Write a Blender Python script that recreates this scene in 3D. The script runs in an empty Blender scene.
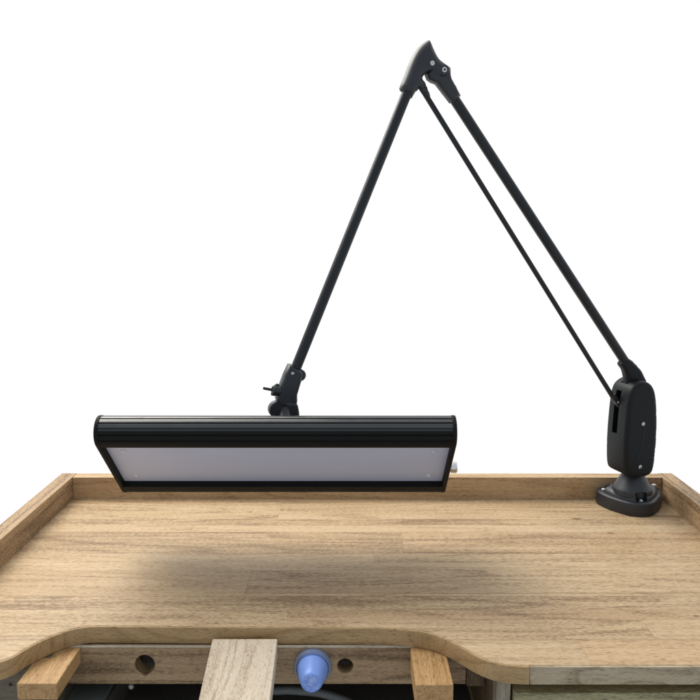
import bpy, bmesh, math, random
from mathutils import Vector, Matrix
random.seed(4)
S = bpy.context.scene
COL = S.collection
R = math.radians
TOP = 0.9                                   # height of the bench top

# ------------------------------------------------------------------ nodes
class NT:
    def __init__(s, name):
        s.m = bpy.data.materials.new(name); s.m.use_nodes = True
        s.t = s.m.node_tree; s.n = s.t.nodes; s.l = s.t.links
        s.b = s.n['Principled BSDF']
    def node(s, typ, ins=None, **kw):
        nd = s.n.new(typ)
        for k, v in kw.items(): setattr(nd, k, v)
        for k, v in (ins or {}).items(): s.set(nd.inputs[k], v)
        return nd
    def set(s, sock, v):
        if isinstance(v, bpy.types.NodeSocket): s.l.new(v, sock)
        else: sock.default_value = v
    def math(s, op, a, b=None, c=None, clamp=False):
        nd = s.n.new('ShaderNodeMath'); nd.operation = op; nd.use_clamp = clamp
        s.set(nd.inputs[0], a)
        if b is not None: s.set(nd.inputs[1], b)
        if c is not None: s.set(nd.inputs[2], c)
        return nd.outputs[0]
    def xyz(s, x, y, z):
        nd = s.n.new('ShaderNodeCombineXYZ')
        for i, v in enumerate((x, y, z)): s.set(nd.inputs[i], v)
        return nd.outputs[0]
    def sep(s, v):
        nd = s.n.new('ShaderNodeSeparateXYZ'); s.l.new(v, nd.inputs[0]); return nd.outputs
    def noise(s, vec, scale=1.0, detail=2.0, rough=0.5, dist=0.0):
        nd = s.n.new('ShaderNodeTexNoise')
        s.l.new(vec, nd.inputs['Vector'])
        nd.inputs['Scale'].default_value = scale; nd.inputs['Detail'].default_value = detail
        nd.inputs['Roughness'].default_value = rough; nd.inputs['Distortion'].default_value = dist
        return nd.outputs['Fac']
    def ramp(s, fac, stops, interp='LINEAR'):
        nd = s.n.new('ShaderNodeValToRGB'); cr = nd.color_ramp; cr.interpolation = interp
        while len(cr.elements) < len(stops): cr.elements.new(0.5)
        for e, (p, c) in zip(cr.elements, stops):
            e.position = p
            e.color = (c, c, c, 1) if not isinstance(c, (tuple, list)) else (c[0], c[1], c[2], 1)
        s.l.new(fac, nd.inputs[0]); return nd.outputs[0]
    def mix(s, fac, a, b, blend='MIX'):
        nd = s.n.new('ShaderNodeMix'); nd.data_type = 'RGBA'; nd.blend_type = blend
        s.set(nd.inputs[0], fac)
        for sock, v in ((nd.inputs[6], a), (nd.inputs[7], b)):
            if isinstance(v, tuple): v = (v[0], v[1], v[2], 1)
            s.set(sock, v)
        return nd.outputs[2]
    def rng(s, v, a, b, c, d):
        nd = s.n.new('ShaderNodeMapRange'); s.l.new(v, nd.inputs[0])
        for i, x in enumerate((a, b, c, d)): nd.inputs[i + 1].default_value = x
        return nd.outputs[0]

def wood(name, light, mid, dark, axis='X', roww=None, boardl=0.95, seed=0.0, rowphase=0.0,
         knots=(), rough=0.5, tint=0.34, ringmix=0.42, flecks=0.62, streaks=(), gx=1.3, freq=11.0, gy=13.0, seamk=0.3, specks=0, blotk=0.45, fk=0.32):
    t = NT(name)
    co = t.node('ShaderNodeTexCoord').outputs['Object']
    x, y, z = t.sep(co)
    a, b, c = {'X': (x, y, z), 'Y': (y, x, z), 'Z': (z, x, y)}[axis]
    if roww:
        tt = t.math('ADD', t.math('DIVIDE', b, roww), t.math('MULTIPLY', t.math('SINE', t.math('MULTIPLY', b, 41.0)), 0.42))
        tt = t.math('ADD', tt, rowphase)
        row = t.math('FLOOR', tt); fr = t.math('SUBTRACT', tt, row)
        wn = t.node('ShaderNodeTexWhiteNoise', noise_dimensions='1D'); t.set(wn.inputs['W'], t.math('ADD', row, seed))
        al = t.math('ADD', t.math('DIVIDE', a, boardl), t.math('MULTIPLY', wn.outputs['Value'], 7.3))
        brd = t.math('FLOOR', al); fa = t.math('SUBTRACT', al, brd)
        wn2 = t.node('ShaderNodeTexWhiteNoise', noise_dimensions='3D')
        t.l.new(t.xyz(row, brd, seed + 0.5), wn2.inputs['Vector'])
        h1, h2, h3 = t.sep(wn2.outputs['Color'])
        seam = t.math('MINIMUM', t.math('MINIMUM', fr, t.math('SUBTRACT', 1.0, fr)),
                      t.math('MULTIPLY', t.math('MINIMUM', fa, t.math('SUBTRACT', 1.0, fa)), boardl / roww))
        seamd = t.rng(seam, 0.004, 0.016, 0.0, 1.0)
    else:
        v = t.node('ShaderNodeValue'); v.outputs[0].default_value = 0.37 + seed
        h1 = t.math('FRACT', t.math('MULTIPLY', v.outputs[0], 1.31)); h2 = t.math('FRACT', t.math('MULTIPLY', v.outputs[0], 2.77))
        h3 = t.math('FRACT', t.math('MULTIPLY', v.outputs[0], 5.13)); seamd = None
    # each board cut from its own place in the log
    pa = t.math('ADD', a, t.math('MULTIPLY', h1, 37.0)); pb = t.math('ADD', b, t.math('MULTIPLY', h2, 23.0))
    pc = t.math('ADD', c, t.math('MULTIPLY', h3, 11.0))
    g1 = t.noise(t.xyz(t.math('MULTIPLY', pa, gx), t.math('MULTIPLY', pb, gy), t.math('MULTIPLY', pc, gy)), 1.0, 1.5, 0.45, 0.3)
    ring = t.math('FRACT', t.math('MULTIPLY', g1, freq))
    ring = t.ramp(ring, [(0.0, 0.1), (0.12, 0.85), (0.55, 1.0), (0.9, 0.35), (1.0, 0.1)])
    fib = t.noise(t.xyz(t.math('MULTIPLY', pa, 9.0), t.math('MULTIPLY', pb, 260.0), t.math('MULTIPLY', pc, 260.0)), 1.0, 4.0, 0.6, 0.2)
    fib2 = t.noise(t.xyz(t.math('MULTIPLY', pa, 3.0), t.math('MULTIPLY', pb, 70.0), t.math('MULTIPLY', pc, 70.0)), 1.0, 3.0, 0.55, 0.3)
    blot = t.noise(t.xyz(t.math('MULTIPLY', pa, 3.5), t.math('MULTIPLY', pb, 9.0), t.math('MULTIPLY', pc, 9.0)), 1.0, 3.0, 0.6, 0.4)
    pore = t.noise(t.xyz(t.math('MULTIPLY', pa, 95.0), t.math('MULTIPLY', pb, 560.0), t.math('MULTIPLY', pc, 560.0)), 1.0, 2.0, 0.6)
    pore = t.rng(pore, 0.545, 0.68, 0.0, 1.0)
    pore = t.math('MULTIPLY', pore, t.rng(blot, 0.35, 0.6, 0.3, 1.0))
    val = t.math('ADD', t.math('MULTIPLY', ring, ringmix), t.math('MULTIPLY', t.rng(fib, 0.25, 0.75, 0, 1), 0.40))
    val = t.math('ADD', val, t.math('MULTIPLY', t.rng(fib2, 0.3, 0.7, 0, 1), fk))
    val = t.math('ADD', val, t.math('MULTIPLY', t.math('SUBTRACT', t.rng(blot, 0.3, 0.7, 0, 1), 0.5), blotk))
    mic = t.noise(t.xyz(t.math('MULTIPLY', pa, 160.0), t.math('MULTIPLY', pb, 800.0), t.math('MULTIPLY', pc, 800.0)), 1.0, 2.0, 0.6)
    val = t.math('ADD', val, t.math('MULTIPLY', t.math('SUBTRACT', mic, 0.5), 1.7))
    val = t.math('ADD', val, t.math('MULTIPLY', t.math('SUBTRACT', h2, 0.5), tint * 2.0))
    col = t.ramp(t.rng(val, 0.05, 0.45 + ringmix + fk, 0, 1), [(0.0, dark), (0.42, mid), (1.0, light)])
    # some boards redder, some greyer
    col = t.mix(t.math('MULTIPLY', t.rng(h3, 0.62, 1.0, 0, 1), tint * 1.3), col, (0.86, 0.66, 0.50), 'MULTIPLY')
    col = t.mix(t.math('MULTIPLY', t.rng(h1, 0.6, 1.0, 0, 1), tint * 1.5), col, (0.88, 0.90, 0.93), 'MULTIPLY')
    col = t.mix(t.math('MULTIPLY', pore, flecks), col, (0.36, 0.29, 0.23), 'MULTIPLY')
    if specks:                                 # small dark pin knots and nicks
        vo = t.node('ShaderNodeTexVoronoi', {'Scale': 1.0}); t.l.new(t.xyz(t.math('MULTIPLY', a, 9.0), t.math('MULTIPLY', b, 17.0), 0.0), vo.inputs['Vector'])
        r0, r1, r2 = t.sep(vo.outputs['Color'])
        sp = t.math('LESS_THAN', vo.outputs['Distance'], t.math('MULTIPLY', t.rng(r0, 0.55, 1.0, 0.0, 1.0), 0.022))
        col = t.mix(t.math('MULTIPLY', sp, 0.6), col, (0.12, 0.07, 0.035))
    for (sy, sw, x0, x1, amt) in streaks:      # long mineral streaks in the timber, some also darkening the lamp's shadow by colour
        wob = t.math('MULTIPLY', t.math('SUBTRACT', t.noise(t.xyz(t.math('MULTIPLY', a, 3.0), 4.0, 2.0), 1.0, 2.0), 0.5), 0.016)
        d = t.math('ABSOLUTE', t.math('SUBTRACT', t.math('ADD', b, wob), sy))
        f = t.math('MULTIPLY', t.rng(d, 0.0, sw, 1.0, 0.0), t.math('MULTIPLY', t.rng(a, x0, x0 + .12, 0, 1), t.rng(a, x1 - .12, x1, 1, 0)))
        f = t.math('MULTIPLY', f, t.rng(fib2, 0.3, 0.6, 0.35, 1.0))
        col = t.mix(t.math('MULTIPLY', f, amt), col, (0.40, 0.34, 0.30), 'MULTIPLY')
    for (kx, ky, kr, kc) in knots:
        dx = t.math('MULTIPLY', t.math('SUBTRACT', x, kx), 0.45); dy = t.math('SUBTRACT', y, ky)
        d = t.math('SQRT', t.math('ADD', t.math('MULTIPLY', dx, dx), t.math('MULTIPLY', dy, dy)))
        d = t.math('ADD', d, t.math('MULTIPLY', t.math('SUBTRACT', fib, 0.5), kr * 1.2))
        col = t.mix(t.rng(d, kr * .4, kr, 0.85, 0.0), col, kc)
    if seamd is not None:
        col = t.mix(t.math('MULTIPLY', t.math('SUBTRACT', 1.0, seamd), seamk), col, (0.35, 0.26, 0.2), 'MULTIPLY')
    t.l.new(col, t.b.inputs['Base Color'])
    t.set(t.b.inputs['Roughness'], t.rng(fib, 0.2, 0.8, rough + 0.12, rough - 0.06))
    t.b.inputs['Specular IOR Level'].default_value = 0.28
    hgt = t.math('SUBTRACT', t.math('MULTIPLY', fib, 0.5), t.math('MULTIPLY', pore, 0.6))
    bp = t.node('ShaderNodeBump', {'Strength': 0.22, 'Distance': 0.0006}); t.l.new(hgt, bp.inputs['Height'])
    t.l.new(bp.outputs[0], t.b.inputs['Normal'])
    return t.m

def paint(name, col, rough=0.45, metal=0.0, bump=0.0, scale=900.0, spec=0.5, wear=0.0):
    t = NT(name)
    co = t.node('ShaderNodeTexCoord').outputs['Object']
    n1 = t.noise(co, 38.0, 4.0, 0.6); n2 = t.noise(co, scale, 2.0, 0.5)
    c = t.mix(t.rng(n1, 0.3, 0.75, 0.0, 1.0), tuple(v * 0.86 for v in col), tuple(min(1, v * 1.14) for v in col))
    if wear:
        d = t.rng(t.noise(co, 210.0, 3.0, 0.7), 0.70, 0.78, 0.0, wear)
        c = t.mix(d, c, (0.16, 0.15, 0.14))
    t.l.new(c, t.b.inputs['Base Color'])
    t.set(t.b.inputs['Roughness'], t.rng(n1, 0.25, 0.75, rough - 0.07, rough + 0.09))
    t.b.inputs['Metallic'].default_value = metal
    t.b.inputs['Specular IOR Level'].default_value = spec
    if bump:
        bp = t.node('ShaderNodeBump', {'Strength': bump, 'Distance': 0.0004}); t.l.new(n2, bp.inputs['Height'])
        t.l.new(bp.outputs[0], t.b.inputs['Normal'])
    return t.m

M = {}
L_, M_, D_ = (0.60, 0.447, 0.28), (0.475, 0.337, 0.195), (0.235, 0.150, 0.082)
M['top'] = wood('worktop_wood', L_, M_, D_, 'X', roww=0.047, seed=21.0, boardl=1.25, ringmix=0.28, tint=0.21, specks=1, blotk=0.27, fk=0.25,
                knots=[(0.395, 1.253, 0.0055, (0.10, 0.045, 0.02)), (0.432, 1.190, 0.0035, (0.13, 0.06, 0.03)),
                       (0.449, 0.915, 0.0025, (0.04, 0.02, 0.012)), (-0.177, 1.286, 0.003, (0.14, 0.08, 0.04)), (-0.417, 1.267, 0.0022, (0.2, 0.12, 0.06))],
                streaks=[(0.978, 0.0030, -0.20, 0.75, 0.55), (0.988, 0.012, -0.16, 0.30, 0.35), (1.012, 0.007, -0.12, 0.25, 0.3), (1.06, 0.004, -0.05, 0.5, 0.3)])
M['rail_x'] = wood('rail_wood', (0.56, 0.395, 0.225), (0.45, 0.295, 0.158), (0.19, 0.115, 0.06), 'X', seed=1.7, ringmix=0.55)
M['rail_y'] = wood('side_rail_wood', (0.54, 0.405, 0.245), (0.43, 0.30, 0.172), (0.19, 0.125, 0.07), 'Y', seed=2.9)
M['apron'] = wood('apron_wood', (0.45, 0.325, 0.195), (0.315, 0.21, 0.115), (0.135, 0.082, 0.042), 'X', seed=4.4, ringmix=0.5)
M['peg'] = wood('peg_wood', (0.50, 0.31, 0.14), (0.37, 0.21, 0.085), (0.21, 0.11, 0.045), 'Y', seed=5.3, flecks=0.7, gy=26.0, ringmix=0.6)
M['pin'] = wood('pin_wood', (0.69, 0.62, 0.505), (0.60, 0.515, 0.40), (0.38, 0.30, 0.215), 'Y', seed=6.6, flecks=0.35, ringmix=0.45, gx=0.7)
M['grey_wood'] = wood('grey_wood', (0.16, 0.145, 0.105), (0.11, 0.095, 0.07), (0.06, 0.05, 0.035), 'X', seed=7.2)
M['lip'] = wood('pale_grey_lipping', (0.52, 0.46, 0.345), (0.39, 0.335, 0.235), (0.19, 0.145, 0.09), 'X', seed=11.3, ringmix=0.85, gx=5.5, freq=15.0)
M['band'] = wood('curved_band_wood', (0.47, 0.31, 0.15), (0.34, 0.212, 0.094), (0.14, 0.08, 0.032), 'X', seed=12.6, ringmix=0.6, gx=2.6)
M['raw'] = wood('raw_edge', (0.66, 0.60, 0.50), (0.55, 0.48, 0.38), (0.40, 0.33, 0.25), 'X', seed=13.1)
M['post_wood'] = wood('post_wood', (0.36, 0.32, 0.25), (0.27, 0.23, 0.17), (0.15, 0.12, 0.085), 'Z', seed=8.1)
M['drawer'] = wood('drawer_wood', (0.46, 0.42, 0.245), (0.345, 0.31, 0.17), (0.18, 0.155, 0.085), 'X', seed=9.4)  # greenish cast of the mixed light put into the board colour
M['dark_wood'] = wood('dark_wood', (0.27, 0.19, 0.11), (0.185, 0.122, 0.066), (0.09, 0.055, 0.03), 'Z', seed=10.2)
M['black'] = paint('black_powder_coat', (0.0085, 0.0105, 0.0145), 0.40, bump=0.35, scale=1500.0, spec=0.40, wear=0.25)
M['cast'] = paint('black_cast_metal', (0.0095, 0.0122, 0.0185), 0.44, bump=0.3, scale=1100.0, spec=0.62)
M['plastic'] = paint('black_moulded_plastic', (0.0068, 0.0085, 0.0105), 0.44, bump=0.3, scale=1300.0, spec=0.24)
M['slot'] = paint('dark_slot', (0.006, 0.006, 0.006), 0.8)
M['shade'] = paint('black_anodised_shade', (0.009, 0.011, 0.0145), 0.34, bump=0.1, scale=1200.0, spec=1.0)
M['shade_matt'] = paint('black_matt_lip', (0.010, 0.010, 0.010), 0.6, spec=0.12)
M['steel'] = paint('bright_steel', (0.62, 0.62, 0.62), 0.28, metal=1.0)
M['dull'] = paint('dull_steel', (0.30, 0.30, 0.29), 0.4, metal=0.7)
M['chrome'] = paint('chrome', (0.80, 0.80, 0.82), 0.10, metal=1.0)
M['tray'] = paint('black_tray_leather', (0.10, 0.09, 0.08), 0.6, bump=0.4, scale=500)
M['grey_metal'] = paint('grey_painted_metal', (0.16, 0.175, 0.17), 0.5)
M['hose'] = paint('grey_rubber', (0.11, 0.115, 0.115), 0.5)
M['white'] = paint('white_plastic', (0.68, 0.70, 0.74), 0.35)
M['floor'] = paint('white_floor', (0.72, 0.72, 0.72), 0.6)

def diffuser_mat():
    t = NT('milky_diffuser')
    co = t.node('ShaderNodeTexCoord').outputs['Object']
    n = t.noise(co, 9.0, 3.0, 0.5)
    t.l.new(t.mix(n, (0.51, 0.568, 0.755), (0.57, 0.62, 0.80)), t.b.inputs['Base Color'])
    t.b.inputs['Roughness'].default_value = 0.38
    t.b.inputs['Specular IOR Level'].default_value = 0.35
    return t.m
M['diffuser'] = diffuser_mat()

def blue_mat():
    t = NT('blue_marbled_plastic')
    co = t.node('ShaderNodeTexCoord').outputs['Object']
    x, y, z = t.sep(co)
    w = t.noise(co, 75.0, 2.0, 0.6, 1.6)
    vein = t.rng(t.math('ABSOLUTE', t.math('SUBTRACT', w, 0.5)), 0.0, 0.07, 1.0, 0.0)
    tip = t.rng(y, -0.0415, -0.0385, 1.0, 0.0)
    c = t.mix(t.noise(co, 60.0, 2.0), (0.17, 0.30, 0.74), (0.24, 0.38, 0.82))
    c = t.mix(t.math('MULTIPLY', tip, 0.7), c, (0.10, 0.18, 0.58))
    c = t.mix(t.math('MULTIPLY', t.math('MULTIPLY', vein, tip), 0.9), c, (0.55, 0.66, 0.95))
    t.l.new(c, t.b.inputs['Base Color'])
    t.b.inputs['Roughness'].default_value = 0.32
    t.b.inputs['Subsurface Weight'].default_value = 0.25
    t.b.inputs['Subsurface Radius'].default_value = (0.2, 0.4, 1.0)
    t.b.inputs['Subsurface Scale'].default_value = 0.004
    return t.m
M['blue'] = blue_mat()

def clear_mat():
    t = NT('frosted_clear_plastic')
    co = t.node('ShaderNodeTexCoord').outputs['Object']
    t.l.new(t.mix(t.noise(co, 80.0, 2.0), (0.62, 0.70, 0.82), (0.74, 0.80, 0.90)), t.b.inputs['Base Color'])
    t.b.inputs['Transmission Weight'].default_value = 0.8
    t.b.inputs['Roughness'].default_value = 0.18
    t.b.inputs['IOR'].default_value = 1.35
    return t.m
M['clear'] = clear_mat()

# ------------------------------------------------------------------ objects
def thing(name, label, cat, loc, group=None):
    o = bpy.data.objects.new(name, None); COL.objects.link(o); o.location = loc
    o.empty_display_size = 0.1
    o['label'] = label; o['category'] = cat
    if group: o['group'] = group
    return o
def struct(o): o['kind'] = 'structure'; return o

def finish(name, me, mat, parent=None, mtx=None, smooth=35, world=False):
    me.name = name
    me.materials.clear(); me.materials.append(mat)
    for p in me.polygons: p.use_smooth = True
    me.set_sharp_from_angle(angle=R(smooth))
    o = bpy.data.objects.new(name, me); COL.objects.link(o)
    if parent: o.parent = parent
    if mtx is not None: o.matrix_basis = mtx
    elif world and parent: o.location = -chain(parent)
    if len(me.polygons) < 900:
        wm = o.modifiers.new('even_normals', 'WEIGHTED_NORMAL'); wm.keep_sharp = True
    return o
def chain(p):
    v = Vector((0, 0, 0))
    while p: v += p.location; p = p.parent
    return v
def bm_obj(name, bm, mat, parent=None, mtx=None, smooth=35, world=True):
    bmesh.ops.recalc_face_normals(bm, faces=bm.faces)
    me = bpy.data.meshes.new(name); bm.to_mesh(me); bm.free()
    return finish(name, me, mat, parent, mtx, smooth, world)
def box_bm(lo, hi, bev=0.002, seg=2, bm=None):
    b = bmesh.new()
    bmesh.ops.create_cube(b, size=1.0)
    for v in b.verts:
        v.co = Vector([(lo[i] + hi[i]) / 2 + v.co[i] * (hi[i] - lo[i]) for i in range(3)])
    if bev: bmesh.ops.bevel(b, geom=b.edges[:], offset=bev, segments=seg, affect='EDGES', profile=0.6)
    if bm is None: return b
    me = bpy.data.meshes.new('tmp'); b.to_mesh(me); b.free(); bm.from_mesh(me); bpy.data.meshes.remove(me)
    return bm
def box(name, lo, hi, mat, parent=None, bev=0.002, **k): return bm_obj(name, box_bm(lo, hi, bev), mat, parent, **k)

def sweep_bm(pts, rad, n=20, bm=None, cap=True):
    """round tube along a polyline; rad a number or one radius per point"""
    bm = bm or bmesh.new(); pts = [Vector(p) for p in pts]
    rs = rad if isinstance(rad, (list, tuple)) else [rad] * len(pts)
    rings = []; up = None
    for i, p in enumerate(pts):
        a = pts[max(i - 1, 0)]; b = pts[min(i + 1, len(pts) - 1)]
        j = 1
        while (b - a).length < 1e-9: j += 1; a = pts[max(i - j, 0)]; b = pts[min(i + j, len(pts) - 1)]
        d = (b - a).normalized()
        if up is None: up = d.orthogonal().normalized()
        up = (up - d * up.dot(d)).normalized(); w = d.cross(up)
        rings.append([bm.verts.new(p + (up * math.cos(2 * math.pi * k / n) + w * math.sin(2 * math.pi * k / n)) * max(rs[i], 1e-5)) for k in range(n)])
    for r0, r1 in zip(rings, rings[1:]):
        for k in range(n): bm.faces.new((r0[k], r0[(k + 1) % n], r1[(k + 1) % n], r1[k]))
    if cap: bm.faces.new(rings[0][::-1]); bm.faces.new(rings[-1])
    return bm
def lathe_bm(origin, axis, prof, n=32, bm=None):
    """prof: list of (distance along axis, radius)"""
    o = Vector(origin); a = Vector(axis).normalized()
    bm = bm or bmesh.new(); up = a.orthogonal().normalized(); w = a.cross(up)
    rings = [[bm.verts.new(o + a * d + (up * math.cos(2 * math.pi * k / n) + w * math.sin(2 * math.pi * k / n)) * max(r, 2e-5)) for k in range(n)] for d, r in prof]
    for r0, r1 in zip(rings, rings[1:]):
        for k in range(n): bm.faces.new((r0[k], r0[(k + 1) % n], r1[(k + 1) % n], r1[k]))
    bm.faces.new(rings[0][::-1]); bm.faces.new(rings[-1])
    return bm
def smooth_loop(pts, n=5):
    out = []; N = len(pts)
    for i in range(N):
        p0, p1, p2, p3 = [Vector(pts[(i + k - 1) % N]) for k in range(4)]
        for j in range(n):
            t = j / n
            out.append(0.5 * ((2 * p1) + (p2 - p0) * t + (2 * p0 - 5 * p1 + 4 * p2 - p3) * t * t + (3 * p1 - p0 - 3 * p2 + p3) * t ** 3))
    return [(p[0], p[1]) for p in out]
def area(p): return sum(p[i][0] * p[(i + 1) % len(p)][1] - p[(i + 1) % len(p)][0] * p[i][1] for i in range(len(p))) / 2
def circle(cx, cy, r, n=32): return [(cx + r * math.cos(2 * math.pi * k / n), cy + r * math.sin(2 * math.pi * k / n)) for k in range(n)]
def plate_mesh(loops, z0, z1, bev=0.001, res=2):
    """flat shape with holes, thickness z0..z1 and rounded rims"""
    cu = bpy.data.curves.new('tmp', 'CURVE'); cu.dimensions = '2D'; cu.fill_mode = 'BOTH'
    for i, lp in enumerate(loops):
        ccw = area(lp) > 0
        if (i == 0) != ccw: lp = lp[::-1]
        sp = cu.splines.new('POLY'); sp.points.add(len(lp) - 1); sp.use_cyclic_u = True
        for q, p in zip(sp.points, lp): q.co = (p[0], p[1], 0, 1)
    cu.extrude = (z1 - z0) / 2 - bev; cu.bevel_depth = bev; cu.bevel_resolution = res; cu.offset = -bev
    o = bpy.data.objects.new('tmp', cu); COL.objects.link(o)
    dg = bpy.context.evaluated_depsgraph_get(); dg.update()
    me = bpy.data.meshes.new_from_object(o.evaluated_get(dg))
    bpy.data.objects.remove(o); bpy.data.curves.remove(cu)
    bm = bmesh.new(); bm.from_mesh(me)
    bmesh.ops.remove_doubles(bm, verts=bm.verts, dist=1e-6)
    for v in bm.verts: v.co.z += (z0 + z1) / 2
    bm.to_mesh(me); bm.free()
    return me
def plate(name, loops, z0, z1, mat, parent=None, bev=0.001, mtx=None, smooth=35, res=2, world=False):
    return finish(name, plate_mesh(loops, z0, z1, bev, res), mat, parent, mtx, smooth, world)
def seg_dist(p, loop):
    best = 1e9
    for i in range(len(loop)):
        ax, ay = loop[i]; bx, by = loop[(i + 1) % len(loop)]
        dx, dy = bx - ax, by - ay; L = dx * dx + dy * dy
        t = 0 if L == 0 else max(0, min(1, ((p[0] - ax) * dx + (p[1] - ay) * dy) / L))
        best = min(best, (p[0] - ax - t * dx) ** 2 + (p[1] - ay - t * dy) ** 2)
    return math.sqrt(best)
def inside(p, loop):
    c = False
    for i in range(len(loop)):
        ax, ay = loop[i]; bx, by = loop[i - 1]
        if (ay > p[1]) != (by > p[1]) and p[0] < (bx - ax) * (p[1] - ay) / (by - ay) + ax: c = not c
    return c
def puff_mesh(loop, z0, z1, bf, bb=None, step=0.0016, profile=None):
    """casting with softly rounded rims of any radius: heights follow the distance from the outline"""
    bb = bf if bb is None else bb
    if area(loop) < 0: loop = loop[::-1]
    n = len(loop); pts = [Vector(p) for p in loop]
    for fr in (0.06, 0.25, 0.55):                                      # extra rows close to the rim
        for i in range(n):
            a, b = Vector(loop[i - 1]), Vector(loop[(i + 1) % n]); d = (b - a)
            if d.length < 1e-9: continue
            q = Vector(loop[i]) + Vector((-d.y, d.x)).normalized() * max(bf, bb) * fr
            if inside(q, loop) and seg_dist(q, loop) > max(bf, bb) * fr * 0.8: pts.append(q)
    xs = [p[0] for p in loop]; ys = [p[1] for p in loop]
    y = min(ys)
    while y < max(ys):
        x = min(xs)
        while x < max(xs):
            q = (x + (step / 2 if int(y / step) % 2 else 0), y)
            if inside(q, loop) and seg_dist(q, loop) > max(bf, bb) * 0.6: pts.append(Vector(q))
            x += step
        y += step * 0.87
    from mathutils.geometry import delaunay_2d_cdt
    vs, es, fs, ov, oe, of = delaunay_2d_cdt(pts, [(i, (i + 1) % n) for i in range(n)], [], 1, 1e-7)
    lp = [Vector(p) for p in loop]
    ds = [seg_dist(v, loop) for v in vs]
    rise = lambda d, b: b * math.sqrt(max(0, 1 - (1 - min(d / b, 1)) ** 2)) if b > 0 else 0
    bm = bmesh.new()
    F = [bm.verts.new((v.x, v.y, z1 - bf + rise(d, bf))) for v, d in zip(vs, ds)]
    B = [bm.verts.new((v.x, v.y, z0 + bb - rise(d, bb))) for v, d in zip(vs, ds)]
    cnt = {}
    for f in fs:
        bm.faces.new([F[i] for i in f]); bm.faces.new([B[i] for i in reversed(f)])
        for i in range(3):
            e = (f[i], f[(i + 1) % 3]); cnt[e] = cnt.get(e, 0) + 1
    for (i, j) in list(cnt):
        if (j, i) not in cnt: bm.faces.new((F[j], F[i], B[i], B[j]))
    bmesh.ops.remove_doubles(bm, verts=bm.verts, dist=1e-7)
    bmesh.ops.recalc_face_normals(bm, faces=bm.faces)
    me = bpy.data.meshes.new('casting'); bm.to_mesh(me); bm.free(); return me
def cut(me, cutter_bm):
    """boolean difference, returns a new mesh"""
    a = bpy.data.objects.new('tmpa', me); COL.objects.link(a)
    cm = bpy.data.meshes.new('tmpc'); bmesh.ops.recalc_face_normals(cutter_bm, faces=cutter_bm.faces); cutter_bm.to_mesh(cm); cutter_bm.free()
    b = bpy.data.objects.new('tmpb', cm); COL.objects.link(b)
    md = a.modifiers.new('b', 'BOOLEAN'); md.object = b; md.operation = 'DIFFERENCE'; md.solver = 'EXACT'
    dg = bpy.context.evaluated_depsgraph_get(); dg.update()
    out = bpy.data.meshes.new_from_object(a.evaluated_get(dg))
    bpy.data.objects.remove(a); bpy.data.objects.remove(b)
    return out

# ------------------------------------------------------------------ floor
fl = struct(box('floor', (-1.45, -0.4, -0.05), (1.5, 2.9, 0.0), M['floor'], bev=0))

# ------------------------------------------------------------------ bench
XL, XR, YB, YF = -0.5165, 0.5825, 1.3535, 0.798
TH = 0.027
bench = thing('workbench', 'wooden jeweller\'s workbench with curved front cutout and low rails round its top', 'workbench', (0.033, 1.09, 0))
front = [(XL - TH, 0.803), (-0.43, 0.8035), (-0.412, 0.805), (-0.403, 0.8075), (-0.3923, 0.8185), (-0.3827, 0.8395), (-0.3672, 0.8615), (-0.3492, 0.8785),
         (-0.333, 0.8855), (-0.3145, 0.8872), (-0.25, 0.8868), (-0.1877, 0.8855), (-0.1, 0.885), (-0.0245, 0.8846), (0.0382, 0.883), (0.0755, 0.8787), (0.0997, 0.8712),
         (0.1166, 0.8583), (0.1323, 0.8404), (0.1473, 0.8219), (0.1624, 0.8085), (0.1782, 0.8012), (0.1948, 0.7985), (0.206, YF)]
def cr_open(pts, n=5):
    out = []
    for i in range(len(pts) - 1):
        p0, p1, p2, p3 = [Vector(pts[min(max(i + k - 1, 0), len(pts) - 1)]) for k in range(4)]
        for j in range(n):
            t = j / n
            out.append(0.5 * ((2 * p1) + (p2 - p0) * t + (2 * p0 - 5 * p1 + 4 * p2 - p3) * t * t + (3 * p1 - p0 - 3 * p2 + p3) * t ** 3))
    out.append(Vector(pts[-1])); return [(p[0], p[1]) for p in out]
fc = [Vector(p) for p in cr_open(front)]
def offs(d):
    out = []
    for i, p in enumerate(fc):
        tn = (fc[min(i + 1, len(fc) - 1)] - fc[max(i - 1, 0)]).normalized()
        out.append((p.x - tn.y * d, p.y + tn.x * d))
    return out
plate('curved_edge_band', [[tuple(p) for p in fc] + offs(.0030)[::-1]], TOP - .0222, TOP - .0002, M['band'], bench, bev=0.0010, world=True)
loop = offs(.0031) + [(0.2062, YF + .0042), (XR + TH, YF + .0042), (XR + TH, YB + 0.0255), (XL - TH, YB + 0.0255)]
plate('worktop', [loop], TOP - 0.022, TOP, M['top'], bench, bev=0.0016, world=True)
RH = 0.0417
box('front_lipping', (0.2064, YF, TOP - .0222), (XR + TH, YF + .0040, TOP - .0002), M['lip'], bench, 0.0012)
box('back_rail', (XL + .0002, YB, TOP - .001), (XR - .0002, YB + 0.0250, TOP + RH), M['rail_x'], bench, 0.0015)
box('side_rail', (XL - TH - .001, 0.81, TOP - .001), (XL, YB + 0.0256, TOP + RH + .0004), M['rail_y'], bench, 0.0015)
box('side_rail', (XR, 0.81, TOP - .001), (XR + TH + .001, YB + 0.0256, TOP + RH + .0004), M['rail_y'], bench, 0.0015)
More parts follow.
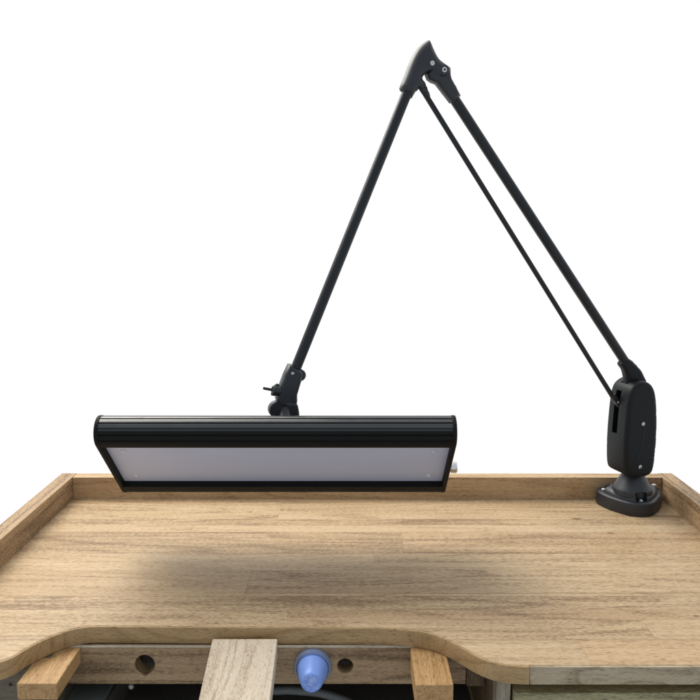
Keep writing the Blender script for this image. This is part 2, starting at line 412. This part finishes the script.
# apron board below the cutout, with the peg holes drilled through it
AY = 0.8795
tear = [(0.0125 * math.cos(a) - 0.2575, 0.0125 * math.sin(a) + TOP - 0.0463) for a in [R(v) for v in range(-45, 226, 10)]] + [(-0.2600, TOP - 0.0610), (-0.2575, TOP - 0.0627), (-0.2550, TOP - 0.0610)]
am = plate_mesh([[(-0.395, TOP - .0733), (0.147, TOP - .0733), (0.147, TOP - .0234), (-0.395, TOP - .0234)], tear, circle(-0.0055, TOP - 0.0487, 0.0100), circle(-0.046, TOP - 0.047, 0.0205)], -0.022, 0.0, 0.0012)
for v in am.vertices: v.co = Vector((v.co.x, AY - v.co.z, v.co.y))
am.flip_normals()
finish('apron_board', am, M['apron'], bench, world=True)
box('raw_edge', (-0.392, AY - .0006, TOP - .02335), (0.1465, AY + .0045, TOP - .0222), M['raw'], bench, 0.0003)  # pale strip added as a painted highlight along the apron's top edge
box('apron_backing', (-0.39, AY + 0.034, TOP - .072), (0.145, AY + 0.046, TOP - .0225), M['tray'], bench, 0.001)  # added dark sheet, stands in for the shade behind the drilled holes
box('corner_block', (0.1475, AY - 0.004, TOP - .0735), (0.1705, AY + 0.03, TOP - .0225), M['dark_wood'], bench, 0.0012)
bm = box_bm((-0.535, 0.829, 0.02), (-0.381, 0.851, TOP - .0225), 0.0015)
fp = bm_obj('pedestal_front', bm, M['grey_wood'], bench)
bm_obj('screw_hole', lathe_bm((-0.4036, 0.8288, TOP - .0415), (0, 1, 0), [(-0.0006, 0.0018), (0.001, 0.0018)], 14), M['slot'], fp)
box('pedestal_side', (-0.381, 0.853, 0.02), (-0.363, 1.36, TOP - .0225), M['grey_wood'], bench)
box('pedestal_side', (-0.535, 0.853, 0.02), (-0.517, 1.36, TOP - .0225), M['grey_wood'], bench)
box('tray_runner', (-0.3625, 0.80, TOP - .104), (-0.315, 1.34, TOP - .100), M['grey_metal'], bench, 0.001)
box('front_post', (0.1712, 0.810, 0.02), (0.1880, 0.8320, TOP - .0225), M['post_wood'], bench, 0.0015)
box('pedestal_side', (0.1714, 0.8325, 0.02), (0.1878, 1.335, TOP - .0225), M['dark_wood'], bench, 0.0015)
box('pedestal_side', (0.586, 0.810, 0.02), (0.604, 1.36, TOP - .0225), M['post_wood'], bench, 0.0015)
box('drawer_divider', (0.1885, 0.822, TOP - .0335), (0.5855, 1.35, TOP - .0228), M['dark_wood'], bench, 0.0005)
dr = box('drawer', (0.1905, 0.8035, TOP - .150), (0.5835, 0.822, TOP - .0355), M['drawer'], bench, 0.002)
bm_obj('handle', lathe_bm((0.387, 0.8035, TOP - .093), (0, -1, 0), [(-0.002, 0.006), (0.008, 0.006), (0.012, 0.013), (0.018, 0.014), (0.022, 0.010), (0.023, 0.002)], 28), M['steel'], dr)
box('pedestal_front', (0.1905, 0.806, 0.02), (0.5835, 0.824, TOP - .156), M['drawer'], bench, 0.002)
box('back_panel', (-0.517, 1.340, 0.02), (0.586, 1.352, TOP - .0225), M['dark_wood'], bench, 0.001)
# sweeps tray under the cutout
bm = box_bm((-0.3145, 0.84, TOP - .150), (0.168, 1.335, TOP - .146), 0)
box_bm((-0.3145, 1.325, TOP - .1455), (0.168, 1.335, TOP - .0228), 0, bm=bm)
box_bm((-0.3145, 0.84, TOP - .1455), (-0.3105, 1.3245, TOP - .1045), 0, bm=bm)
bm_obj('sweeps_tray', bm, M['tray'], bench)
# small cup hook under the apron
bm_obj('screw_knob', lathe_bm((-0.2805, 0.888, TOP - .072), (0.25, -0.1, -1), [(0, .0016), (.0055, .0016), (.0062, .0026), (.0075, .0036), (.0095, .0039), (.0115, .0034), (.0128, .0020), (.0131, .0003)], 20), M['dull'], bench)

# ------------------------------------------------------------------ pegs and pin
def block(name, label, cat, x0, x1, y0, y1, zt, th, mat, group=None, taper=0.0, slope=0.0, seed=0):
    """solid block that sticks out of the apron towards the front"""
    b = box_bm((x0, y0, zt - th), (x1, y1, zt), 0.0018, 3)
    for v in b.verts:
        f = (y1 - v.co.y) / (y1 - y0)
        xc = (x0 + x1) / 2
        v.co.x = xc + (v.co.x - xc) * (1 + taper * f)
        v.co.z -= slope * f * (y1 - y0)
    c = Vector(((x0 + x1) / 2, y1, zt - th))
    o = bm_obj(name, b, mat)
    for v in o.data.vertices: v.co -= c
    o.location = c
    o['label'] = label; o['category'] = cat
    if group: o['group'] = group
    return o
block('bench_peg', 'orange-brown wooden peg at the left end of the cutout, beside the empty teardrop hole', 'peg', -0.3835, -0.3370, 0.8010, 0.8790, TOP - .0226, 0.0205, M['peg'], 'wooden pegs sticking out under the cutout', seed=1)
block('bench_peg', 'orange-brown wooden peg at the right of the cutout, near the drawer post', 'peg', 0.0760, 0.1195, 0.7985, 0.8790, TOP - .0226, 0.030, M['peg'], 'wooden pegs sticking out under the cutout', seed=2)
block('bench_pin', 'broad pale grey wooden bench pin sloping out beside the blue plug', 'bench pin', -0.1712, -0.0900, 0.716, 0.8787, TOP - .0108, 0.021, M['pin'], slope=0.24, seed=3)

# ------------------------------------------------------------------ blue plug, hose
PC = (-0.046, AY, TOP - 0.047)
plug = thing('plug', 'translucent blue tapered plug in a clear collar, stuck in the front board', 'plug', PC)
bm_obj('collar', lathe_bm(PC, (0, -1, 0), [(-0.010, 0.0195), (-0.001, 0.0195), (0.0006, 0.0232), (0.005, 0.0238), (0.0085, 0.0228), (0.0095, 0.0205), (0.0070, 0.0190)], 48), M['clear'], plug)
cone = lathe_bm((0, 0, 0), (0, -1, 0), [(-0.012, 0.0170), (0.006, 0.0192), (0.011, 0.0192), (0.0125, 0.0186), (0.028, 0.0158), (0.0355, 0.0138), (0.0385, 0.0127), (0.0400, 0.0108), (0.0398, 0.0070), (0.0405, 0.0035), (0.0400, 0.0004)], 48)
bm_obj('cone', cone, M['blue'], plug, world=False)
hp = [(-0.150, 0.935, TOP - .078), (-0.120, 0.91, TOP - .0905), (-0.1029, 0.90, TOP - .0945), (-0.080, 0.90, TOP - .0945), (-0.0641, 0.90, TOP - .0955), (-0.045, 0.90, TOP - .0975), (-0.0317, 0.90, TOP - .1005), (-0.015, 0.90, TOP - .106), (0.0, 0.902, TOP - .114), (0.012, 0.905, TOP - .126), (0.018, 0.915, TOP - .1435)]
hp = cr_open([tuple(p) for p in hp], 4) if False else hp
def cr3(pts, n=5):
    out = []
    for i in range(len(pts) - 1):
        p0, p1, p2, p3 = [Vector(pts[min(max(i + k - 1, 0), len(pts) - 1)]) for k in range(4)]
        for j in range(n):
            t = j / n
            out.append(0.5 * ((2 * p1) + (p2 - p0) * t + (2 * p0 - 5 * p1 + 4 * p2 - p3) * t * t + (3 * p1 - p0 - 3 * p2 + p3) * t ** 3))
    return out + [Vector(pts[-1])]
hs = bm_obj('hose', sweep_bm(cr3(hp), 0.0055, 16), M['hose'])
hs['label'] = 'thin grey hose curving down under the apron below the blue plug'; hs['category'] = 'hose'

# ------------------------------------------------------------------ the lamp
LB = Vector((0.508, 1.300, TOP))
lamp = thing('desk_lamp', 'black swing-arm bench lamp with long ribbed rectangular shade, screwed to the back corner', 'desk lamp', LB)
U, NN = Vector((0.95324, 0.30221, 0)), Vector((0.30221, -0.95324, 0))
AM = Matrix(((U.x, 0, NN.x, 0), (U.y, 0, NN.y, 0), (0, 1, 0, 0), (0, 0, 0, 1)))     # arm plane: x along the arms, y up, z to the front
def AF(name, loop, z0, z1, b, mat, parent=lamp, step=0.0016, bb=None, smooth=55):
    return finish(name, puff_mesh(loop, z0, z1, b, bb, step), mat, parent, AM if parent is lamp else Matrix(), smooth)
def A(name, bm, mat, parent=lamp, smooth=35):            # mesh given in arm-plane coordinates
    return bm_obj(name, bm, mat, parent, AM if parent is lamp else Matrix(), smooth)
def AP(name, loops, z0, z1, mat, parent=lamp, bev=0.001, smooth=35, res=2):
    return plate(name, loops, z0, z1, mat, parent, bev, AM if parent is lamp else Matrix(), smooth, res)
def screw(parent, p, axis, r, mat=None, name='screw'):
    """round headed screw with a hex socket"""
    me_bm = lathe_bm(p, axis, [(-0.004, r * .9), (0, r), (r * .35, r * .95), (r * .55, r * .7), (r * .6, r * .46), (r * .25, r * .40), (r * .2, r * .05)], 20)
    return bm_obj(name, me_bm, mat or M['steel'], parent, Matrix() if parent is not lamp else AM)

# mounting base, in lamp coordinates (world minus LB)
outl = [(0.4545, 1.333), (0.4560, 1.319), (0.4655, 1.2965), (0.482, 1.2745), (0.4960, 1.2635), (0.511, 1.2605), (0.527, 1.2640), (0.5400, 1.2745), (0.5600, 1.3010), (0.5730, 1.329), (0.5745, 1.340), (0.5690, 1.3495), (0.558, 1.3520), (0.515, 1.3522), (0.471, 1.3515), (0.4590, 1.3460)]
outl = smooth_loop([(x - LB.x, y - LB.y) for x, y in outl], 5)
base = finish('mounting_base', puff_mesh(outl, 0.0003, 0.0250, 0.0042, 0.0008, 0.004), M['cast'], lamp, Matrix(), 50)
cx, cy = 0.513 - LB.x, 1.310 - LB.y
inner = [(cx + (x - cx) * .84, cy + (y - cy) * .84) for x, y in outl]
dk = puff_mesh(inner, 0.020, 0.0355, 0.0115, 0.0005, 0.003)
for sx, sy in ((0.4672, 1.3335), (0.5125, 1.2735), (0.5620, 1.3405)):
    px, py = sx - LB.x, sy - LB.y; up = 0.006 if sx > 0.55 else 0
    dk = cut(dk, lathe_bm((px, py, 0.015), (0, 0, 1), [(0.0101 + up, 0.0100), (0.03, 0.0125)], 28))   # recess round each screw
    bm_obj('screw', lathe_bm((px, py, 0.0248 + up), (0, 0, 1), [(-.003, .0036), (.0004, .0044), (.0018, .0042), (.0029, .0026), (.0030, .0018), (.0016, .0014), (.0015, .0002)], 20), M['steel'], base, Matrix())
finish('deck', dk, M['cast'], base, Matrix(), 40)
hb = lathe_bm((0.001, 0.006, 0.0), (0, 0, 1), [(0.030, 0.0345), (0.0375, 0.0342), (0.0405, 0.0330), (0.0445, 0.0305), (0.053, 0.0258), (0.0605, 0.0213), (0.0645, 0.0195), (0.0655, 0.0182), (0.0765, 0.0178)], 56)
bmesh.ops.recalc_face_normals(hb, faces=hb.faces)
hm_ = bpy.data.meshes.new('hub'); hb.to_mesh(hm_); hb.free()
hm_ = cut(hm_, lathe_bm((0.5125 - LB.x, 1.2735 - LB.y, 0.015), (0, 0, 1), [(0.0101, 0.0085), (0.0225, 0.0108), (0.0250, 0.0092), (0.0262, 0.0010)], 28))
finish('hub', hm_, M['cast'], base, Matrix(), 35)

# spring housing (rounded slab in the arm plane with a slot on its narrow side)
H = [(-0.0385, 0.0889), (-0.0412, 0.1178), (-0.0414, 0.1462), (-0.0406, 0.1743), (-0.0386, 0.2065), (-0.0337, 0.2263), (-0.0235, 0.2365), (-0.0106, 0.2395), (0.0034, 0.2335), (0.0127, 0.2189), (0.0180, 0.1913), (0.0212, 0.1517), (0.0212, 0.1121), (0.0185, 0.0854), (0.0110, 0.0745), (-0.0029, 0.0722), (-0.0176, 0.0728), (-0.0320, 0.0780)]
H = [(-0.010 + (u + 0.010) * 1.055, v - 0.0040 if v < 0.1 else v) for u, v in H]
hm = puff_mesh(smooth_loop(H, 5), -0.0275, 0.0275, 0.0062, None, 0.004)
cb = box_bm((-0.06, 0.1440, -0.0105), (-0.008, 0.2200, 0.0030), 0)
cb2 = box_bm((-0.030, 0.2150, -0.0105), (0.024, 0.27, 0.0075), 0)
hm = cut(hm, cb); hm = cut(hm, cb2)
housing = finish('spring_housing', hm, M['plastic'], lamp, AM, 40)
A('slot_lining', box_bm((-0.024, 0.146, -0.0100), (-0.010, 0.219, 0.0026), 0), M['slot'], housing)
screw(housing, (-0.0094, 0.1649, 0.0274), (0, 0, 1), 0.0036)
screw(housing, (-0.0102, 0.0880, 0.0270), (0, 0, 1), 0.0036)
# fine moulded line on the housing face
A('moulded_line', sweep_bm([(-0.0050, 0.1590, 0.0276), (-0.0090, 0.1290, 0.0276), (-0.0165, 0.1000, 0.0276)], 0.0005, 8), M['cast'], housing)

# lower arm
d = (Vector((-0.0311, 0.2711, 0)) - Vector((-0.3701, 0.6981, 0))).normalized()
lower = A('lower_arm', sweep_bm([(-0.3755, 0.7049, -0.002), (-0.0250, 0.2634, -0.002)], 0.0079, 24), M['black'])
grip = [(-0.0425, 0.2680), (-0.0345, 0.2560), (-0.0295, 0.2420), (-0.0250, 0.2180), (0.0090, 0.2180), (0.0120, 0.2330), (0.0070, 0.2430), (-0.0035, 0.2580), (-0.0270, 0.2765)]
AF('arm_socket', smooth_loop(grip, 3), -0.0115, 0.0075, 0.006, M['plastic'], lower)
fork = [(-0.4130, 0.7250), (-0.4095, 0.7176), (-0.4033, 0.7140), (-0.3966, 0.7122), (-0.3845, 0.6995), (-0.3715, 0.6855), (-0.3570, 0.6965), (-0.3655, 0.7095), (-0.3738, 0.7220), (-0.3755, 0.7361), (-0.3908, 0.7409), (-0.4069, 0.7340)]
AF('knuckle', fork, -0.0115, 0.0090, 0.0055, M['cast'], lower)
# tension rod that runs beside the lower arm
rod = A('tension_rod', sweep_bm([(-0.4215, 0.7086, -0.003), (-0.4130, 0.6971, -0.003), (-0.0470, 0.2041, -0.004)], [0.0046, 0.0041, 0.0041], 16), M['black'])
AP('clevis', [[(-0.0520, 0.2050), (-0.0545, 0.2120), (-0.0485, 0.2150), (-0.0400, 0.2060), (-0.0310, 0.1950), (-0.0380, 0.1890)]], -0.0085, 0.0005, M['cast'], rod, 0.0012)
AF('clevis', smooth_loop([(-0.4235, 0.7060), (-0.4255, 0.7120), (-0.4200, 0.7165), (-0.4140, 0.7120), (-0.4060, 0.6940), (-0.4095, 0.6905)], 3), -0.0085, 0.0035, 0.004, M['cast'], rod)
screw(rod, (-0.0415, 0.1995, 0.0002), (0, 0, 1), 0.0024)
# upper arm and its hooded elbow
upper = A('upper_arm', sweep_bm([(-0.4340, 0.7186, 0), (-0.6170, 0.2910, 0)], 0.0079, 24), M['black'])
hood = [(-0.4536, 0.6992), (-0.4445, 0.7261), (-0.4345, 0.7494), (-0.4251, 0.7627), (-0.4140, 0.7712), (-0.4089, 0.7718), (-0.4017, 0.7587), (-0.3942, 0.7478), (-0.3843, 0.7413), (-0.3772, 0.7372), (-0.3745, 0.7305), (-0.3789, 0.7235), (-0.3871, 0.7192), (-0.3952, 0.7190), (-0.4018, 0.7216), (-0.4076, 0.7265), (-0.4148, 0.7246), (-0.4200, 0.7191), (-0.4187, 0.7149), (-0.4143, 0.7094), (-0.4153, 0.7043), (-0.4242, 0.7048), (-0.4305, 0.6984), (-0.4360, 0.6890)]
hd = smooth_loop(hood[:-1], 5)[:-5] + [hood[-2], hood[-1]]
elbow = AF('elbow_hood', hd, -0.0150, 0.0125, 0.0120, M['cast'], upper, 0.0015)
A('pivot_boss', lathe_bm((-0.3890, 0.7305, -0.010), (0, 0, 1), [(0, 0.0078), (0.001, 0.0088), (0.0195, 0.0088), (0.0210, 0.0078)], 32), M['cast'], elbow)
screw(elbow, (-0.4091, 0.7383, 0.0124), (0, 0, 1), 0.0037)
screw(elbow, (-0.3890, 0.7305, 0.0112), (0, 0, 1), 0.0040)
# tilt joint
br = [(-0.6284, 0.2975), (-0.6193, 0.2913), (-0.6124, 0.2880), (-0.6090, 0.2800), (-0.6142, 0.2618), (-0.6174, 0.2512), (-0.6188, 0.2350), (-0.6345, 0.2340), (-0.6399, 0.2345), (-0.6486, 0.2455), (-0.6425, 0.2658)]
bracket = AF('tilt_bracket', smooth_loop(br, 2), -0.0100, 0.0115, 0.0035, M['cast'], lamp)
A('clamp_disc', lathe_bm((-0.6115, 0.2800, -0.0125), (0, 0, 1), [(0, 0.0075), (0.0012, 0.0090), (0.016, 0.0090), (0.0175, 0.0078)], 28), M['cast'], bracket)
screw(bracket, (-0.6250, 0.2850, 0.0113), (0, 0, 1), 0.0025)
wn = A('wing_nut', lathe_bm((-0.6380, 0.2570, 0.006), (-0.97, 0.24, 0), [(0, 0.0040), (0.004, 0.0045), (0.0055, 0.0078), (0.012, 0.0082), (0.0165, 0.0070), (0.018, 0.0022), (0.031, 0.0020), (0.0315, 0.0012)], 20), M['cast'], bracket)
AP('wing', [[(-0.6455, 0.2545), (-0.6440, 0.2690), (-0.6480, 0.2705), (-0.6555, 0.2660), (-0.6570, 0.2530), (-0.6515, 0.2515)]], 0.0035, 0.0085, M['cast'], wn, 0.0018)
lug = bmesh.new()
for (lx, lz, lr, z0, z1) in ((-0.6476, 0.2305, 0.0128, -0.004, 0.010), (-0.6380, 0.2300, 0.0085, -0.009, -0.002)):
    lathe_bm((lx, lz, z0), (0, 0, 1), [(0, lr - .0012), (0.0012, lr), (z1 - z0 - .0012, lr), (z1 - z0, lr - .0012)], 32, lug)
A('tilt_knuckle', lug, M['cast'], bracket)
AF('tilt_foot', smooth_loop([(-0.6350, 0.2405), (-0.6270, 0.2402), (-0.6190, 0.2390), (-0.6160, 0.2300), (-0.6165, 0.2180), (-0.6350, 0.2180)], 3), -0.008, 0.013, 0.003, M['cast'], bracket)

# shade: local x along its length, y from near to far edge, z out of its back
SC = Vector((-0.102, 1.0155, TOP + 0.1985))
ev, nv = Vector((0, 0.722, -0.692)), Vector((0, 0.692, 0.722))
SM = Matrix(((1, 0, 0, SC.x - LB.x), (0, ev.y, nv.y, SC.y - LB.y), (0, ev.z, nv.z, SC.z - LB.z), (0, 0, 0, 1)))
HL, W, RR = 0.250, 0.147, 0.0225
def prof():
    p = [(0.0055, 0.011), (0.0055, 0.0), (0.0, 0.0)]
    def arc(c, a0, a1, n):
        for i in range(n + 1):
            a = R(a0 + (a1 - a0) * i / n); f = ((i / n) * 8.0) % 1.0
            g = 0.0016 if (f < 0.2 and 0.1 < i / n < 0.95) else 0.0
            p.append((c + (RR - g) * math.cos(a), RR + (RR - g) * math.sin(a)))
    arc(0.0, -92, -270, 72)
    for k in range(1, 10):
        e = W * k / 10; p += [(e - .0022, 2 * RR), (e - .0018, 2 * RR - .0015), (e + .0018, 2 * RR - .0015), (e + .0022, 2 * RR)]
    arc(W, 90, -88, 72)
    p += [(W, 0.0), (W - 0.0135, 0.0), (W - 0.0135, 0.011)]
    return p
bm = bmesh.new(); pr = prof(); EL = HL - 0.0055
v0 = [bm.verts.new((-EL, e, n)) for e, n in pr]; v1 = [bm.verts.new((EL, e, n)) for e, n in pr]
for i in range(len(pr)):
    j = (i + 1) % len(pr); bm.faces.new((v0[i], v0[j], v1[j], v1[i]))
bm.faces.new(v0[::-1]); bm.faces.new(v1)
shade = bm_obj('lamp_shade', bm, M['shade'], lamp, SM, 25)
shade.data.materials.append(M['shade_matt'])
for p in shade.data.polygons:
    if p.normal.z < -0.45 or (abs(p.normal.x) < .1 and p.center.z < 0.012): p.material_index = 1
st = [(RR * 1.03 * math.cos(R(a)), RR + RR * 1.03 * math.sin(R(a))) for a in range(90, 271, 7)] + [(W + RR * 1.03 * math.cos(R(a)), RR + RR * 1.03 * math.sin(R(a))) for a in range(-90, 91, 7)]
for s in (-1, 1):
    # plate in the shade's cross-section, laid across its end
    me = plate_mesh([st], -0.003, 0.003, 0.0012, 2)
    for v in me.vertices: v.co = Vector((v.co.z + s * (HL - 0.0026), v.co.x, v.co.y))
    ec = finish('end_cap', me, M['shade_matt'], shade, Matrix(), 35)
    for e in (0.012, 0.135): bm_obj('screw', lathe_bm((s * (HL + 0.0003), e, RR), (s, 0, 0), [(-.002, .0028), (.0005, .0030), (.0012, .0022), (.0006, .0008)], 16), M['cast'], ec, Matrix())
dm = box_bm((-EL + .0004, 0.0057, 0.0100), (EL - .0004, W - 0.0137, 0.0128), 0.0)
df = bm_obj('diffuser', dm, M['diffuser'], shade, Matrix())
for x in (-0.222, 0.222):
    for e in (0.034, 0.113):
        bm_obj('clip', lathe_bm((x, e, 0.0101), (0, 0, -1), [(-.001, .0036), (.0008, .0036), (.0016, .0030), (.0017, .0014), (.0010, .0010)], 18), M['white'], df, Matrix())
kn = lathe_bm((HL + 0.0005, 0.112, 0.023), (1, 0, 0), [(-.001, .0060), (.001, .0060), (.0012, .0088), (.0025, .0092), (.0045, .0090), (.0048, .0080), (.0060, .0080), (.0063, .0090), (.0138, .0092), (.0153, .0080), (.0155, .0004)], 36)
bm_obj('switch_knob', kn, M['chrome'], shade, Matrix())
# post on the back of the shade that carries the tilt joint
bm_obj('mount_post', lathe_bm((0.005, 0.0425, 0.0425), (0, 0, 1), [(0, 0.017), (0.004, 0.0165), (0.005, 0.0105), (0.038, 0.0095), (0.047, 0.0085)], 28), M['cast'], shade, Matrix())

# ------------------------------------------------------------------ light, camera
w = bpy.data.worlds.new('World'); S.world = w; w.use_nodes = True
wt = w.node_tree; bg = wt.nodes['Background']
tc = wt.nodes.new('ShaderNodeTexCoord'); sp = wt.nodes.new('ShaderNodeSeparateXYZ'); wt.links.new(tc.outputs['Generated'], sp.inputs[0])
cr = wt.nodes.new('ShaderNodeValToRGB')
mr = wt.nodes.new('ShaderNodeMapRange'); wt.links.new(sp.outputs[1], mr.inputs[0])
mr.inputs[1].default_value = -0.35; mr.inputs[2].default_value = 0.45
wt.links.new(mr.outputs[0], cr.inputs[0])
cr.color_ramp.elements[0].color = (0.54, 0.585, 0.63, 1); cr.color_ramp.elements[1].color = (1.02, 1.02, 1.02, 1)
wt.links.new(cr.outputs[0], bg.inputs[0]); bg.inputs[1].default_value = 1.0

ld = bpy.data.lights.new('ceiling_lamp', 'AREA'); ld.shape = 'RECTANGLE'; ld.size = 2.1; ld.size_y = 1.6; ld.energy = 84; ld.color = (1.0, 0.965, 0.885)
lo = bpy.data.objects.new('ceiling_lamp', ld); COL.objects.link(lo); lo.location = (-1.25, 2.12, 3.10)
lo.rotation_euler = (Vector((0, 1.05, 0.9)) - lo.location).to_track_quat('-Z', 'Y').to_euler()

cd = bpy.data.cameras.new('camera'); cam = bpy.data.objects.new('camera', cd); COL.objects.link(cam)
cam.location = (0, 0, TOP + 0.48783)
cd.sensor_width = 36; cd.lens = 755.0 / 700 * 36; cd.clip_start = 0.01; cd.clip_end = 100
cd.shift_x = 0.5 / 700
cam.rotation_euler = (R(90) - math.atan(115.0 / 755.0), 0, 0)
S.camera = cam
S.view_settings.view_transform = 'Standard'; S.view_settings.look = 'None'; S.view_settings.exposure = 0; S.view_settings.gamma = 1
S.cycles.max_bounces = 8
